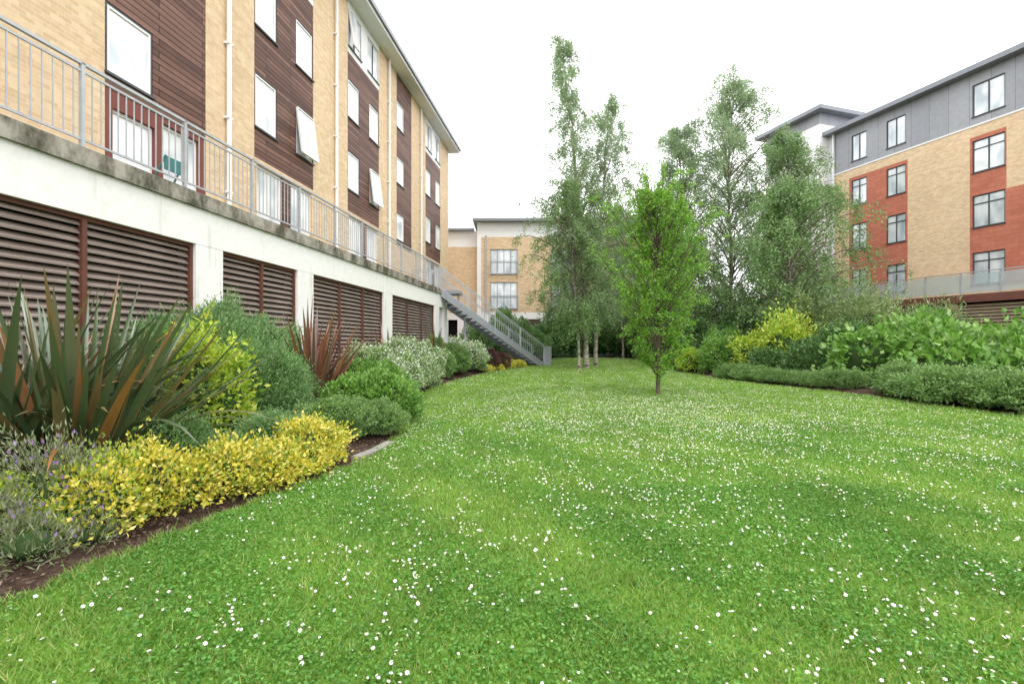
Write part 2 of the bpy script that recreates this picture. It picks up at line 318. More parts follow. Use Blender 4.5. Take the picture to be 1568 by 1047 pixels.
# ------------------------------------------------------------------ bushes
def lump(D, s):
    return (np.sin(D[:, 0] * 5 + s) * np.sin(D[:, 1] * 6 + 2 * s) + 0.6 * np.sin(D[:, 2] * 9 + s * 3) * np.sin(D[:, 0] * 11 - s) + 0.4 * np.sin(D[:, 1] * 17 + s) * np.sin(D[:, 2] * 15)) * 0.5
def bush(name, ells, L, W, mat, cover=3.0, rough=0.2, up=0.3, extra=None, shag=0.0, lob=0.22, lr=0.22):
    """lob = relief of the leaf clumps, lr = clump size in metres"""
    root = empty(name, (ells[0][0], ells[0][1], 0))
    acc = Acc(); core = Acc(); off = np.array([ells[0][0], ells[0][1], 0])
    for (x, y, r, h) in ells:
        z0 = gz1(x, y); s = rng.uniform(0, 9)
        cz = h * 0.42; rz = h - cz
        area = 2 * math.pi * r * (r + h) * 0.8
        n = int(cover * area / (L * W * 0.5))
        D = unit(rng.normal(size=(n, 3))); D[:, 2] = np.where(D[:, 2] < -0.75, -D[:, 2], D[:, 2])
        sc = (r + h * 0.5) / 2 + 0.05; nl = int(min(90, 3 + area / (lr * lr * 2.2)))
        LC = unit(rng.normal(size=(nl, 3)) + np.array([0, 0, 0.25])); LH = rng.uniform(0.4, 1.3, nl)
        dot = D @ LC.T; kk = dot.argmax(1); cl = np.exp(-(1 - dot.max(1)) / (0.5 * (lr / sc) ** 2 * 0.8)) * LH[kk]
        rad = (0.74 + 0.20 * rng.random(n) ** 0.7 + lob * cl) * (1 + rough * lump(D, s)) * (1 + shag * rng.random(n) ** 4)
        sz = np.where(D[:, 2] > 0, rz, cz)
        P = np.stack([x + D[:, 0] * rad * r, y + D[:, 1] * rad * r, z0 + cz + D[:, 2] * rad * sz], 1)
        P[:, 2] = np.maximum(P[:, 2], z0 + 0.01)
        dirs = (D * 0.5 + LC[kk] * 0.5) + rng.normal(size=(n, 3)) * 0.65 + np.array([0, 0, up])
        V, F = leaves(P - off, dirs, L * rng.uniform(0.6, 1.35, n), W * rng.uniform(0.7, 1.25, n)); acc.add(V, F, 0)
        if extra is not None:
            k = rng.random(n) < extra[1]; k &= D[:, 2] > 0.0
            V, F = leaves(P[k] - off + D[k] * 0.04, D[k] * 0.4 + rng.normal(size=(k.sum(), 3)) * 0.2 + np.array([0, 0, 1]), extra[2], extra[3]); acc.add(V, F, 1)
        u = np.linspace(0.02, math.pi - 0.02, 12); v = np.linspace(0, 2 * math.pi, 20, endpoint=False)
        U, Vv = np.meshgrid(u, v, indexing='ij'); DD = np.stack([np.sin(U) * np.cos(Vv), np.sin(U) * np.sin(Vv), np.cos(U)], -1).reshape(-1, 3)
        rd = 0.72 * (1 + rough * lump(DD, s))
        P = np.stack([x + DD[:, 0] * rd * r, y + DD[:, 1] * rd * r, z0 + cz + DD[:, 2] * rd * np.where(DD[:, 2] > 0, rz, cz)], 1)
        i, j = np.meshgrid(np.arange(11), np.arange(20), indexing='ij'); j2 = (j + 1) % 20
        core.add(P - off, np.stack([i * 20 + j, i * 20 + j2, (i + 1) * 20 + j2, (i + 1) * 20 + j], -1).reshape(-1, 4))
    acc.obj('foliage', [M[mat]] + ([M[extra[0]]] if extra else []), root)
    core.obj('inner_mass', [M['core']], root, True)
    return root
def row(pts, r, h, step=0.35, var=0.2):
    out = []
    for (a, b) in zip(pts[:-1], pts[1:]):
        n = max(1, int(math.hypot(b[0] - a[0], b[1] - a[1]) / step))
        for k in range(n):
            t = k / n; out.append((a[0] + (b[0] - a[0]) * t + rng.normal() * 0.08, a[1] + (b[1] - a[1]) * t + rng.normal() * 0.08, r * rng.uniform(1 - var, 1 + var), h * rng.uniform(1 - var, 1 + var)))
    return out

# left bed
bush('golden_euonymus_hedge', row([(-3.2, 3.75), (-2.95, 4.3), (-2.62, 4.95), (-2.3, 5.75), (-2.2, 6.5)], 0.29, 0.38, 0.27, 0.33), 0.045, 0.028, 'l_yel', 1.7, 0.3, 0.5, shag=0.45, lob=0.5, lr=0.11)
bush('low_green_hedge', row([(-2.35, 7.7), (-2.75, 7.1), (-3.15, 6.5)], 0.5, 0.62, 0.4), 0.034, 0.016, 'l_hedge', 2.2, 0.2, lob=0.3, lr=0.13)
bush('pale_low_shrub', row([(-3.0, 6.0), (-3.4, 5.2), (-3.6, 4.7)], 0.38, 0.5, 0.45), 0.04, 0.013, 'l_hebe', 1.8, 0.25, shag=0.35, lob=0.4, lr=0.13)
bush('lavender_bush', [(-3.55, 3.75, 0.30, 0.50), (-3.25, 3.25, 0.17, 0.24), (-3.6, 3.2, 0.22, 0.36), (-3.1, 3.55, 0.13, 0.18)], 0.055, 0.010, 'l_grey', 0.85, 0.35, 1.1, ('l_purp', 0.05, 0.04, 0.02), shag=0.7, lob=0.5, lr=0.1)
bush('yellow_green_low_shrub', [(-3.35, 3.95, 0.25, 0.45), (-3.75, 3.45, 0.22, 0.38), (-3.35, 3.5, 0.14, 0.22)], 0.04, 0.018, 'l_lime', 1.1, 0.3, 0.6, shag=0.6, lob=0.5, lr=0.1)
bush('rounded_green_shrub', [(-2.42, 8.9, 0.62, 0.86), (-2.85, 8.5, 0.45, 0.75), (-2.2, 9.5, 0.4, 0.65)], 0.075, 0.04, 'l_bright', 2.2, 0.15, lob=0.25, lr=0.16)
bush('hebe_bush', [(-4.75, 7.7, 0.95, 1.8), (-4.1, 7.5, 0.72, 1.42), (-4.3, 8.3, 0.7, 1.55), (-3.75, 7.6, 0.5, 1.1), (-5.0, 7.0, 0.6, 1.5)], 0.055, 0.016, 'l_hebe', 1.9, 0.2, 0.9, shag=0.18, lob=0.28, lr=0.2)
bush('spotted_laurel_bush', [(-4.05, 6.3, 0.36, 1.35), (-3.75, 6.35, 0.28, 1.12), (-4.35, 6.4, 0.3, 1.2)], 0.09, 0.042, 'l_lime', 1.5, 0.3, 0.2, shag=0.35, lob=0.4, lr=0.16)
bush('green_shrub', [(-3.2, 10.2, 0.6, 1.0), (-2.9, 11.0, 0.5, 0.9)], 0.06, 0.03, 'l_bright', 2.1)
bush('white_flowering_shrub', [(-3.5, 11.8, 0.7, 1.2), (-3.05, 12.8, 0.6, 1.0), (-3.3, 14.6, 0.8, 1.3), (-2.95, 15.9, 0.5, 0.9), (-3.1, 17.3, 0.6, 1.2)], 0.065, 0.035, 'l_var', 1.9, 0.25, extra=('petal', 0.09, 0.05, 0.05), shag=0.2, lob=0.3, lr=0.2)
bush('green_shrub', [(-2.9, 19.3, 0.6, 1.1), (-2.5, 20.8, 0.7, 1.2), (-3.3, 20.8, 0.6, 1.5)], 0.07, 0.035, 'l_hedge', 2.0, 0.25)
bush('white_flowering_shrub', [(-1.9, 22.3, 0.7, 1.25), (-2.6, 22.4, 0.6, 1.4)], 0.07, 0.04, 'l_var', 2.0, 0.25, extra=('petal', 0.12, 0.06, 0.06), shag=0.2)
bush('purple_leaved_shrub', [(-1.2, 23.6, 0.6, 0.95), (-0.6, 24.6, 0.5, 0.8)], 0.07, 0.035, 'l_red', 2.0)
bush('golden_low_hedge', row([(-1.3, 22.9), (-0.4, 24.4), (0.6, 26.2)], 0.35, 0.38, 0.5), 0.07, 0.04, 'l_yel', 2.0)
bush('dark_shrub', [(-0.6, 29.5, 0.9, 2.9), (0.6, 29.8, 0.8, 2.2), (-2.0, 28.5, 0.9, 2.0), (1.6, 30.6, 0.7, 1.6)], 0.12, 0.06, 'l_hebe', 2.0, 0.25, lob=0.3, lr=0.35)
# right bed
bush('clipped_hedge', row([(11.6, 8.4), (11.15, 10.2), (10.85, 12.0), (10.6, 14.0)], 0.72, 0.66, 0.6), 0.065, 0.036, 'l_hedge', 1.8, 0.25, shag=0.25, lob=0.35, lr=0.18)
bush('low_lavender_hedge', row([(10.3, 14.7), (9.7, 16.4), (9.2, 18.2), (8.8, 20.2)], 0.36, 0.44, 0.4), 0.06, 0.016, 'l_hedge', 1.9, 0.25, 0.6, shag=0.3, lob=0.3, lr=0.16)
bush('hydrangea_bush', [(11.6, 15.8, 1.0, 1.6), (12.7, 14.5, 1.0, 1.75), (13.9, 13.0, 1.0, 1.45), (12.0, 13.4, 0.8, 1.25), (15.3, 14.6, 1.1, 1.6), (13.6, 16.0, 1.0, 1.95), (12.9, 12.2, 0.8, 1.05)], 0.20, 0.135, 'l_bright', 1.45, 0.3, 0.1, shag=0.35, lob=0.42, lr=0.35)
bush('lime_shrub', [(11.0, 19.6, 0.9, 2.0), (10.2, 20.4, 0.7, 1.5), (11.8, 20.2, 0.7, 2.2)], 0.15, 0.08, 'l_lime', 1.4, 0.35, shag=0.35, lob=0.4, lr=0.35)
bush('feathery_shrub', [(13.9, 19.3, 1.2, 2.6), (12.7, 20.8, 1.1, 2.8), (15.6, 18.3, 1.2, 2.1), (14.9, 20.0, 0.9, 2.8)], 0.22, 0.035, 'l_fern', 1.2, 0.35, 0.4, shag=0.45, lob=0.45, lr=0.4)
bush('green_shrub', [(11.0, 17.6, 0.8, 1.2), (12.2, 18.0, 0.9, 1.8), (10.0, 18.9, 0.6, 1.0), (14.6, 17.0, 1.1, 1.9)], 0.11, 0.055, 'l_dark', 1.8, 0.3, shag=0.3, lob=0.4, lr=0.3)
bush('green_shrub', [(9.3, 21.6, 0.75, 1.3), (10.2, 22.8, 0.9, 1.7)], 0.10, 0.05, 'l_bright', 1.8, 0.3, shag=0.25, lob=0.35, lr=0.3)
bush('golden_shrub', [(8.45, 22.8, 0.6, 1.0)], 0.08, 0.045, 'l_lime', 1.8, 0.3, lob=0.35)
bush('dark_shrub', [(8.7, 24.6, 0.7, 1.1), (9.8, 25.4, 1.0, 2.0), (11.6, 24.5, 1.2, 2.4), (13.6, 23.5, 1.3, 2.5), (15.8, 22.5, 1.3, 2.3), (18.0, 20.5, 1.2, 1.8)], 0.15, 0.08, 'l_dark', 1.8, 0.3, shag=0.3, lob=0.4, lr=0.4)
bush('shrub_border', [(2.3, 33.2, 1.0, 2.0), (3.6, 35.2, 1.4, 2.8), (5.6, 35.8, 1.5, 3.0), (7.6, 35.6, 1.5, 2.8), (9.4, 34.2, 1.4, 2.4), (9.0, 31.2, 1.0, 1.6), (10.6, 31.8, 1.5, 3.0), (12.6, 30.8, 1.5, 3.0), (14.4, 28.8, 1.5, 3.0), (11.4, 28.0, 1.2, 2.2)], 0.17, 0.09, 'l_dark', 1.8, 0.3, shag=0.3, lob=0.4, lr=0.45)

# ------------------------------------------------------------------ phormiums
def flax(name, x, y, n, L, mat, spread=0.9, w=0.055, br=0.16):
    z = gz1(x, y); a = Acc(); K = 8
    for i in range(n):
        az = rng.uniform(0, 2 * math.pi); q = rng.random() ** 0.8; tilt = 0.06 + q * spread * 0.62; l = L * rng.uniform(0.6, 1.08)
        d = np.array([math.cos(az), math.sin(az), 0]); sd = np.array([-math.sin(az), math.cos(az), 0])
        sd = sd * math.cos(rng.normal() * 0.5) + d * 0.3 * rng.normal(); sd /= np.linalg.norm(sd)
        b = d * br * rng.random()
        p = b.copy(); ang = tilt; bend = rng.uniform(0.0, 0.5) * (0.3 + q)
        if rng.random() < 0.16: bend += 1.3
        wi = w * rng.uniform(0.65, 1.2); V = []
        for k in range(K + 1):
            s = k / K
            ww = wi * rng.uniform(0.97, 1.03) * (0.6 + 0.9 * s if s < 0.4 else 0.96 * (1 - ((s - 0.4) / 0.6) ** 2) + 0.02)
            T = d * math.sin(ang) + np.array([0, 0, math.cos(ang)]); nrm = np.cross(sd, T)
            V += [p - sd * ww / 2 + nrm * ww * 0.18, p, p + sd * ww / 2 + nrm * ww * 0.18]
            p = p + T * l / K; ang += bend / K * (0.4 + 1.6 * s)
        F = []
        for k in range(K):
            o = k * 3
            F += [(o, o + 1, o + 4, o + 3), (o + 1, o + 2, o + 5, o + 4)]
        a.add(V, F)
    ob = a.obj(name, [M[mat]], smooth=True); ob.location = (x, y, z)
flax('flax_plant', -4.3, 4.75, 200, 2.1, 'l_phor', 1.25, 0.088, 0.30)
flax('flax_plant', -4.95, 4.6, 150, 2.15, 'l_phor', 1.15, 0.085, 0.30)
flax('flax_plant', -3.7, 9.0, 80, 2.0, 'l_phorr', 0.75, 0.08)
flax('flax_plant', -4.0, 9.4, 45, 2.2, 'l_phorr', 0.6, 0.08)
flax('flax_plant', -4.0, 15.6, 40, 2.0, 'l_phorr', 0.8, 0.08)
flax('flax_plant', -3.2, 19.9, 45, 2.2, 'l_phor', 1.0, 0.09)

# ------------------------------------------------------------------ trees
def birch(x, y, H, R, topdx, u0, nb, leafmat, seed, kt=9, nl=34, L=0.075, droop=1.0, prof=None, skew=0.0):
    r = np.random.default_rng(seed); z0 = gz1(x, y)
    root = empty('birch_tree', (x, y, z0)); tr = Acc(); lf = Acc()
    n = 16; u = np.linspace(0, 1, n)
    sw = np.cumsum(r.normal(size=(n, 2)) * 0.07, 0) * u[:, None]
    T = np.stack([topdx * u ** 1.5 + sw[:, 0], sw[:, 1], H * u], 1)
    rad = 0.0066 * H * (1 - u) ** 0.8 + 0.012; rad[0] *= 1.35
    tr.tube(T, rad, 9, 0)
    PP, DD = [], []
    for b in range(nb):
        ub = u0 + (0.985 - u0) * ((b + r.random()) / nb); 
        o = np.array([np.interp(ub, u, T[:, k]) for k in range(3)])
        az = b * 2.4 + r.normal() * 0.5; v = (ub - u0) / (1 - u0)
        f = (prof(v) if prof else (0.6 + 0.4 * math.sin(min(1, v * 2.2) * math.pi / 2)) * (1 - v) ** 0.6 + 0.06)
        Rb = R * f * r.uniform(0.4, 1.3)
        if Rb < 0.25: Rb = 0.25 + 0.3 * r.random()
        d = np.array([math.cos(az), math.sin(az), 0]); Rb *= 1 + skew * d[0]
        s = np.linspace(0, 1, 7); rise = Rb * r.uniform(0.5, 1.1)
        P = o + d * (Rb * s)[:, None]; P[:, 2] += rise * (1.6 * s - 0.9 * s ** 2.2 * droop) ; P += np.cumsum(r.normal(size=P.shape) * 0.03, 0) * s[:, None]
        r0 = max(0.008, min(0.045, Rb * 0.014)); tr.tube(P, r0 * (1 - s * 0.85), 4, 1)
        for k in range(kt):
            st = r.uniform(0.15, 1.0); p = np.array([np.interp(st, s, P[:, q]) for q in range(3)])
            a2 = az + r.normal() * 1.0; dd = np.array([math.cos(a2), math.sin(a2), 0]); tl = r.uniform(0.35, 1.1) * (0.45 + 0.28 * R) * (0.5 + 0.5 * f)
            q = np.linspace(0, 1, 4); W = p + dd * (tl * 0.45 * np.sqrt(q))[:, None]; W[:, 2] += tl * (0.12 * q - droop * 0.85 * q ** 1.6)
            tr.tube(W, 0.005 * (1 - 0.7 * q), 3, 1)
            m = int(nl * r.uniform(0.4, 1.4)); t = r.random(m) ** 0.8
            LP = np.stack([np.interp(t, q, W[:, c]) for c in range(3)], 1) + r.normal(size=(m, 3)) * 0.075 * (0.6 + 0.2 * R)
            PP.append(LP); DD.append(r.normal(size=(m, 3)) * 0.7 + dd * 0.3 + np.array([0, 0, -0.7]))
    P = np.concatenate(PP); D = np.concatenate(DD)
    V, F = leaves(P, D, L * r.uniform(0.6, 1.25, len(P)), L * 0.72 * r.uniform(0.7, 1.2, len(P)), 0.15, r); lf.add(V, F)
    tr.obj('trunk_and_branches', [M['bbark'], M['twig']], root, True); lf.obj('leaves', [M[leafmat]], root)
    return len(P)
tallprof = lambda v: 1.0 * (1 - v) ** 1.0 + 0.12 if v > 0.35 else 0.72 + 0.1 * v
c = 0
c += birch(3.85, 25.0, 17.2, 3.0, -1.2, 0.13, 120, 'l_birch', 1, 9, 34, 0.09, 1.2, tallprof)
c += birch(4.5, 26.0, 14.2, 3.0, 0.35, 0.15, 100, 'l_birch', 2, 9, 34, 0.09, 1.1)
c += birch(3.35, 24.2, 9.4, 3.0, -0.7, 0.18, 90, 'l_birch2', 3, 10, 34, 0.09, 1.2, None, -0.2)
c += birch(12.9, 28.5, 16.6, 4.5, 0.5, 0.12, 145, 'l_birch', 4, 11, 38, 0.10, 1.0)
c += birch(10.6, 30.5, 14.6, 3.9, 0.1, 0.12, 120, 'l_birch', 5, 11, 38, 0.10, 1.0)
c += birch(15.2, 27.0, 13.0, 4.1, 0.6, 0.12, 115, 'l_birch2', 6, 11, 38, 0.10, 1.05)
c += birch(12.7, 22.3, 8.4, 3.9, 0.4, 0.08, 95, 'l_birch2', 7, 10, 36, 0.115, 1.15, None, 0.25)
c += birch(7.6, 33.0, 10.5, 3.2, 0.1, 0.08, 90, 'l_birch2', 8, 10, 34, 0.10, 1.0)
c += birch(10.0, 26.6, 7.2, 2.8, 0.1, 0.06, 70, 'l_birch2', 9, 10, 36, 0.10, 1.0)
print('birch leaves', c)

def hornbeam(x, y, H, R):
    r = np.random.default_rng(42); z0 = gz1(x, y); root = empty('hornbeam_tree', (x, y, z0)); tr = Acc()
    n = 10; u = np.linspace(0, 1, n); T = np.stack([0.06 * np.sin(u * 4) - 0.05 * u, 0.04 * np.sin(u * 5), H * 0.93 * u], 1)
    tr.tube(T, 0.055 * (1 - u) ** 0.7 + 0.008, 8, 0)
    P, D = [], []
    prof = lambda v: R * (0.22 + 0.78 * math.sin(min(1.0, v / 0.48) * math.pi / 2) if v < 0.48 else max(0.06, 1 - ((v - 0.48) / 0.56) ** 1.7))
    nb = 160
    for b in range(nb):
        v = (b + r.random()) / nb; zb = H * (0.07 + 0.82 * v ** 0.95); az = b * 2.4 + r.normal() * 0.3
        vz = (zb / H - 0.08) / 0.92; Rb = prof(min(1, max(0, vz + 0.10))) * r.uniform(0.5, 1.25)
        o = np.array([np.interp(zb, T[:, 2], T[:, 0]), np.interp(zb, T[:, 2], T[:, 1]), zb])
        s = np.linspace(0, 1, 6); d = np.array([math.cos(az), math.sin(az), 0])
        ri = min(Rb * r.uniform(0.9, 1.7), H * 1.0 - zb)
        B = o + d * (Rb * s ** 0.85)[:, None]; B[:, 2] += ri * s ** 1.1
        tr.tube(B, 0.016 * (1 - 0.8 * s) + 0.002, 4, 0)
        for k in range(8):
            st = r.uniform(0.2, 1); p = np.array([np.interp(st, s, B[:, q]) for q in range(3)])
            tl = r.uniform(0.15, 0.48) * (0.5 + Rb / R * 0.6); d2 = unit(d * 0.6 + r.normal(size=3) * 0.6 + np.array([0, 0, 0.35]))
            tr.tube(np.stack([p, p + d2 * tl]), np.array([0.004, 0.002]), 3, 0)
            m = int(28 * r.uniform(0.4, 1.4)); t = r.random(m)
            P.append(p + d2 * (tl * t)[:, None] + r.normal(size=(m, 3)) * 0.04); D.append(np.tile(d2, (m, 1)) + r.normal(size=(m, 3)) * 0.8 + np.array([0, 0, -0.25]))
    P = np.concatenate(P); D = np.concatenate(D)
    V, F = leaves(P, D, r.uniform(0.05, 0.092, len(P)), r.uniform(0.03, 0.05, len(P)), 0.15, r)
    lf = Acc(); lf.add(V, F); lf.obj('leaves', [M['l_horn']], root); tr.obj('trunk_and_branches', [M['bark']], root, True)
hornbeam(4.1, 13.6, 6.1, 1.45)

# ------------------------------------------------------------------ wall helper
def wall(acc, x0, x1, z0, z1, ya, yb, holes, regions, default=0):
    X = sorted({x0, x1, *[v for h in holes + regions for v in h[:2] if x0 < v < x1]}); Z = sorted({z0, z1, *[v for h in holes + regions for v in h[2:4] if z0 < v < z1]})
    for a, b in zip(X[:-1], X[1:]):
        for c_, d in zip(Z[:-1], Z[1:]):
            xc, zc = (a + b) / 2, (c_ + d) / 2
            if any(h[0] < xc < h[1] and h[2] < zc < h[3] for h in holes): continue
            mt = default
            for h in regions:
                if h[0] < xc < h[1] and h[2] < zc < h[3]: mt = h[4]
            acc.box(a, b, ya, yb, c_, d, mt)
def window(fr, gl, x0, x1, z0, z1, yf, s, mull=1, trans=None, fw=0.055, depth=0.0, m=0):
    """yf = facade plane, s = outward sign in y"""
    yq = yf + s * depth
    a, b = sorted((yq - s * 0.14, yq - s * 0.07)); g0, g1 = sorted((yq - s * 0.125, yq - s * 0.105))
    fr.box(x0, x0 + fw, a, b, z0, z1, m); fr.box(x1 - fw, x1, a, b, z0, z1, m)
    fr.box(x0 + fw, x1 - fw, a, b, z0, z0 + fw, m); fr.box(x0 + fw, x1 - fw, a, b, z1 - fw, z1, m)
    for k in range(mull):
        xm = x0 + (x1 - x0) * (k + 1) / (mull + 1); fr.box(xm - fw / 2, xm + fw / 2, a, b, z0 + fw, z1 - fw, m)
    if trans: fr.box(x0 + fw, x1 - fw, a, b - 0.004, z0 + trans, z0 + trans + fw, m)
    gl.box(x0 + 0.01, x1 - 0.01, g0, g1, z0 + 0.01, z1 - 0.01)
    c0, c1 = sorted((yf - s * 0.10, yf + s * 0.05)); fr.box(x0 - 0.03, x1 + 0.03, c0, c1, z0 - 0.045, z0 - 0.002)

# ------------------------------------------------------------------ left building
thL = math.atan2(0.9917, 0.1286)
lb = empty('apartment_building', rz=thL)
YF = 8.4; DZ = 4.1
wl = Acc(); fr = Acc(); gl = Acc(); wf = Acc()
reg = []; wins = []
def stairpanel(a, b):
    reg.append((a, b, 6.1, 14.3, 1))
    for zc in (7.05, 9.75, 12.4): wins.append((a + 0.02, a + 1.0, zc - 0.65, zc + 0.62))
def flatpanel(a, b):
    reg.append((a, b, 6.4, 12.35, 1)); reg.append((a, b, 12.35, 14.3, 2))
    for zc in (7.95, 10.65): wins.append((a + 0.02, a + 0.98, zc - 0.72, zc + 0.72)); wins.append((b - 0.98, b - 0.02, zc - 0.72, zc + 0.72))
    wins.append((a + 0.05, a + 1.15, 12.6, 14.0)); wins.append((b - 1.15, b - 0.05, 12.6, 14.0))
stairpanel(7.7, 10.1); flatpanel(11.8, 14.7); flatpanel(17.1, 20.0); stairpanel(22.1, 24.2); flatpanel(26.6, 29.6); flatpanel(1.6, 4.6); flatpanel(-3.6, -0.6)
doors = []
for (a, b) in ((1.8, 4.4), (11.9, 14.6), (17.2, 19.9), (26.7, 29.5)):
    doors += [(a, a + 1.15, DZ + 0.05, DZ + 2.15), (b - 1.15, b, DZ + 0.05, DZ + 2.15)]
    reg.append((a + 1.15, b - 1.15, DZ, 6.25, 1))
reg.append((7.7, 10.1, DZ, 6.1, 5)); doors += [(7.85, 8.75, DZ + 0.3, DZ + 1.7), (8.95, 9.9, DZ + 0.05, DZ + 1.9)]
holes = [w[:4] for w in wins] + doors
wall(wl, -8, 31.6, 0.0, 14.3, YF, YF + 0.3, holes, reg + [(-8, 31.6, 0, DZ, 2)])
wl.box(-8, 31.6, YF + 0.3, YF + 0.32, 0, 14.3, 4)
wl.box(31.35, 31.6, YF + 0.32, 20, 0, 14.3, 0); wl.box(-8, -7.7, YF + 0.32, 20, 0, 14.3, 0)
wl.box(-8, 31.6, 20, 20.3, 0, 14.3, 0)
M['rpanel'] = plain_mat('dark_red_panel', (0.20, 0.06, 0.045), 0.6, var=0.2)
wl.obj('walls', [M['brick'], M['wood'], M['clean'], M['terra'], M['dark'], M['rpanel']], lb)
opened = (4, 10, 13)
for k, w in enumerate(wins):
    window(fr, gl, *w, YF, -1, 0 if w[1] - w[0] < 1.05 else 1, None, 0.035, 0.06)
    x0, x1, z0, z1 = w; o = 0.037; t = 0.045; ya, yb = YF + 0.015, YF + 0.078
    for bx in ((x0 + o, x0 + o + t, z0 + o, z1 - o), (x1 - o - t, x1 - o, z0 + o, z1 - o), (x0 + o + t, x1 - o - t, z0 + o, z0 + o + t), (x0 + o + t, x1 - o - t, z1 - o - t, z1 - o)):
        wf.box(bx[0], bx[1], ya, yb, bx[2], bx[3])
for w in doors: window(wf, gl, *w, YF, -1, 1 if w[1] - w[0] > 1 else 0)
fr.obj('window_frames', [M['frame']], lb); wf.obj('white_casements', [M['clean']], lb); gl.obj('glazing', [M['skyrefl']], lb)
sa = Acc(); sg = Acc()
for (x0, x1, z0, z1) in [w for k, w in enumerate(wins) if k in opened]:
    if x1 - x0 > 1.05: x1 = (x0 + x1) / 2
    t = 0.13; a0 = np.array([x0 + .03, YF - 0.02, z1 - .03]); dn = np.array([0, -math.sin(t), -math.cos(t)]) * (z1 - z0 - .06); wd = np.array([x1 - x0 - .06, 0, 0])
    for p, q in ((a0, a0 + dn), (a0 + wd, a0 + wd + dn), (a0, a0 + wd), (a0 + dn, a0 + dn + wd)): sa.beam(p, q, 0.06, 0.04)
    sg.add([a0, a0 + wd, a0 + wd + dn, a0 + dn], [(0, 1, 2, 3)])
sa.obj('open_sash_frames', [M['clean']], lb); sg.obj('open_sash_glass', [M['skyrefl']], lb)
rf = Acc(); rf.box(-8.5, 32.2, 7.65, 20.9, 14.42, 14.6); rf.box(-8.4, 32.1, 7.75, 20.8, 14.3, 14.42, 1)
rf.obj('roof', [M['roof'], M['clean']], lb)
dp = Acc()
for x in (10.75, 16.1, 21.0, 25.6, 5.6):
    dp.tube([(x, YF - 0.09, DZ), (x, YF - 0.09, 14.3)], [0.055, 0.055], 8)
    for z in np.arange(DZ + 1, 14, 1.8): dp.box(x - 0.08, x + 0.08, YF - 0.14, YF, z, z + 0.05)
dp.obj('drainpipes', [M['clean']], lb)

# ------------------------------------------------------------------ podium under left building
pod = empty('podium_terrace', rz=thL); YE = 6.5
a = Acc()
a.box(-8, 24.3, YE - 0.06, YF, 3.83, 4.08, 1)
a.box(-8, 24.2, YE, YE + 0.3, 3.2, 3.83, 0)
a.box(-8, 24.2, YE + 0.3, YF, 3.6, 3.83, 0)
cols = [(1.4, 2.0), (7.6, 8.25), (10.7, 11.4), (15.9, 16.7), (22.0, 22.8), (-5, -4.4), (23.6, 24.2)]
for c0, c1 in cols: a.box(c0, c1, YE + 0.004, YE + 0.4, 0, 3.2, 0)
a.box(-8, 24.2, YE + 0.001, YE + 0.35, 0.0, 0.35, 1)
a.box(24.2 - 0.2, 24.2, YE + 0.42, YF, 0, 3.6, 0)
a.obj('concrete', [M['white'], M['conc'], M['clean']], pod)
b = Acc(); edges = [(-4.4, 1.4), (2.0, 7.6), (8.25, 10.7), (11.4, 15.9), (16.7, 22.0)]
for (x0, x1) in edges:
    for z in np.arange(0.42, 3.14, 0.115):
        y0 = YE + 0.10
        V = [(x0, y0, z), (x1, y0, z), (x1, y0 + 0.10, z + 0.085), (x0, y0 + 0.10, z + 0.085), (x0, y0 - 0.005, z + 0.022), (x1, y0 - 0.005, z + 0.022), (x1, y0 + 0.095, z + 0.107), (x0, y0 + 0.095, z + 0.107)]
        b.add(V, [(0, 3, 2, 1), (4, 5, 6, 7), (0, 1, 5, 4), (1, 2, 6, 5), (2, 3, 7, 6), (3, 0, 4, 7)], 0)
    nd = 2 if x1 - x0 > 3.5 else 1
    ps = [x0 + 0.03, x1 - 0.03] + [x0 + (x1 - x0) * k / (nd + 1) * 1.0 for k in range(1, nd + 1)]
    for p in ps: b.box(p - 0.035, p + 0.035, YE + 0.06, YE + 0.13, 0.35, 3.2, 1)
    b.box(x0, x1, YE + 0.07, YE + 0.12, 3.14, 3.2, 1)
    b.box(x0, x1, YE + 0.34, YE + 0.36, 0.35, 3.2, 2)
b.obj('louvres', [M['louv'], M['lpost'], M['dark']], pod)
def railing(acc, p0, p1, h=1.1, sp=0.125, post=1.7, w=0.014):
    p0 = np.array(p0, float); p1 = np.array(p1, float); L = np.linalg.norm((p1 - p0)[:2]); up = np.array([0, 0, 1.0])
    acc.beam(p0 + up * h, p1 + up * h, 0.05, 0.04); acc.beam(p0 + up * (h - 0.10), p1 + up * (h - 0.10), 0.025, 0.03); acc.beam(p0 + up * 0.09, p1 + up * 0.09, 0.025, 0.03)
    n = max(1, int(round(L / post)))
    for k in range(n + 1):
        q = p0 + (p1 - p0) * k / n; acc.beam(q - up * 0.12, q + up * (h + 0.01), 0.05, 0.05)
    n = int(L / sp)
    for k in range(1, n):
        q = p0 + (p1 - p0) * k / n; acc.beam(q + up * 0.09, q + up * (h - 0.1), w, w)
r_ = Acc(); railing(r_, (-8, YE, DZ), (22.7, YE, DZ)); railing(r_, (24.2, YE + 0.0, DZ), (24.2, YF, DZ))
ro = r_.obj('metal_railing', [M['steel']]); ro.rotation_euler = (0, 0, thL)
def chair(x, y):
    a = Acc()
    for sx in (0, 0.42):
        a.beam((x + sx, y, DZ), (x + sx, y + 0.42, DZ + 0.45), 0.025, 0.025); a.beam((x + sx, y + 0.45, DZ), (x + sx, y - 0.05, DZ + 0.88), 0.025, 0.025)
    for k in range(5): a.box(x, x + 0.42, y + 0.05 + k * 0.08, y + 0.11 + k * 0.08, DZ + 0.44, DZ + 0.46)
    a.box(x, x + 0.42, y - 0.03, y - 0.01, DZ + 0.62, DZ + 0.88)
    o = a.obj('folding_chair', [M['teal']]); o.rotation_euler = (0, 0, thL)
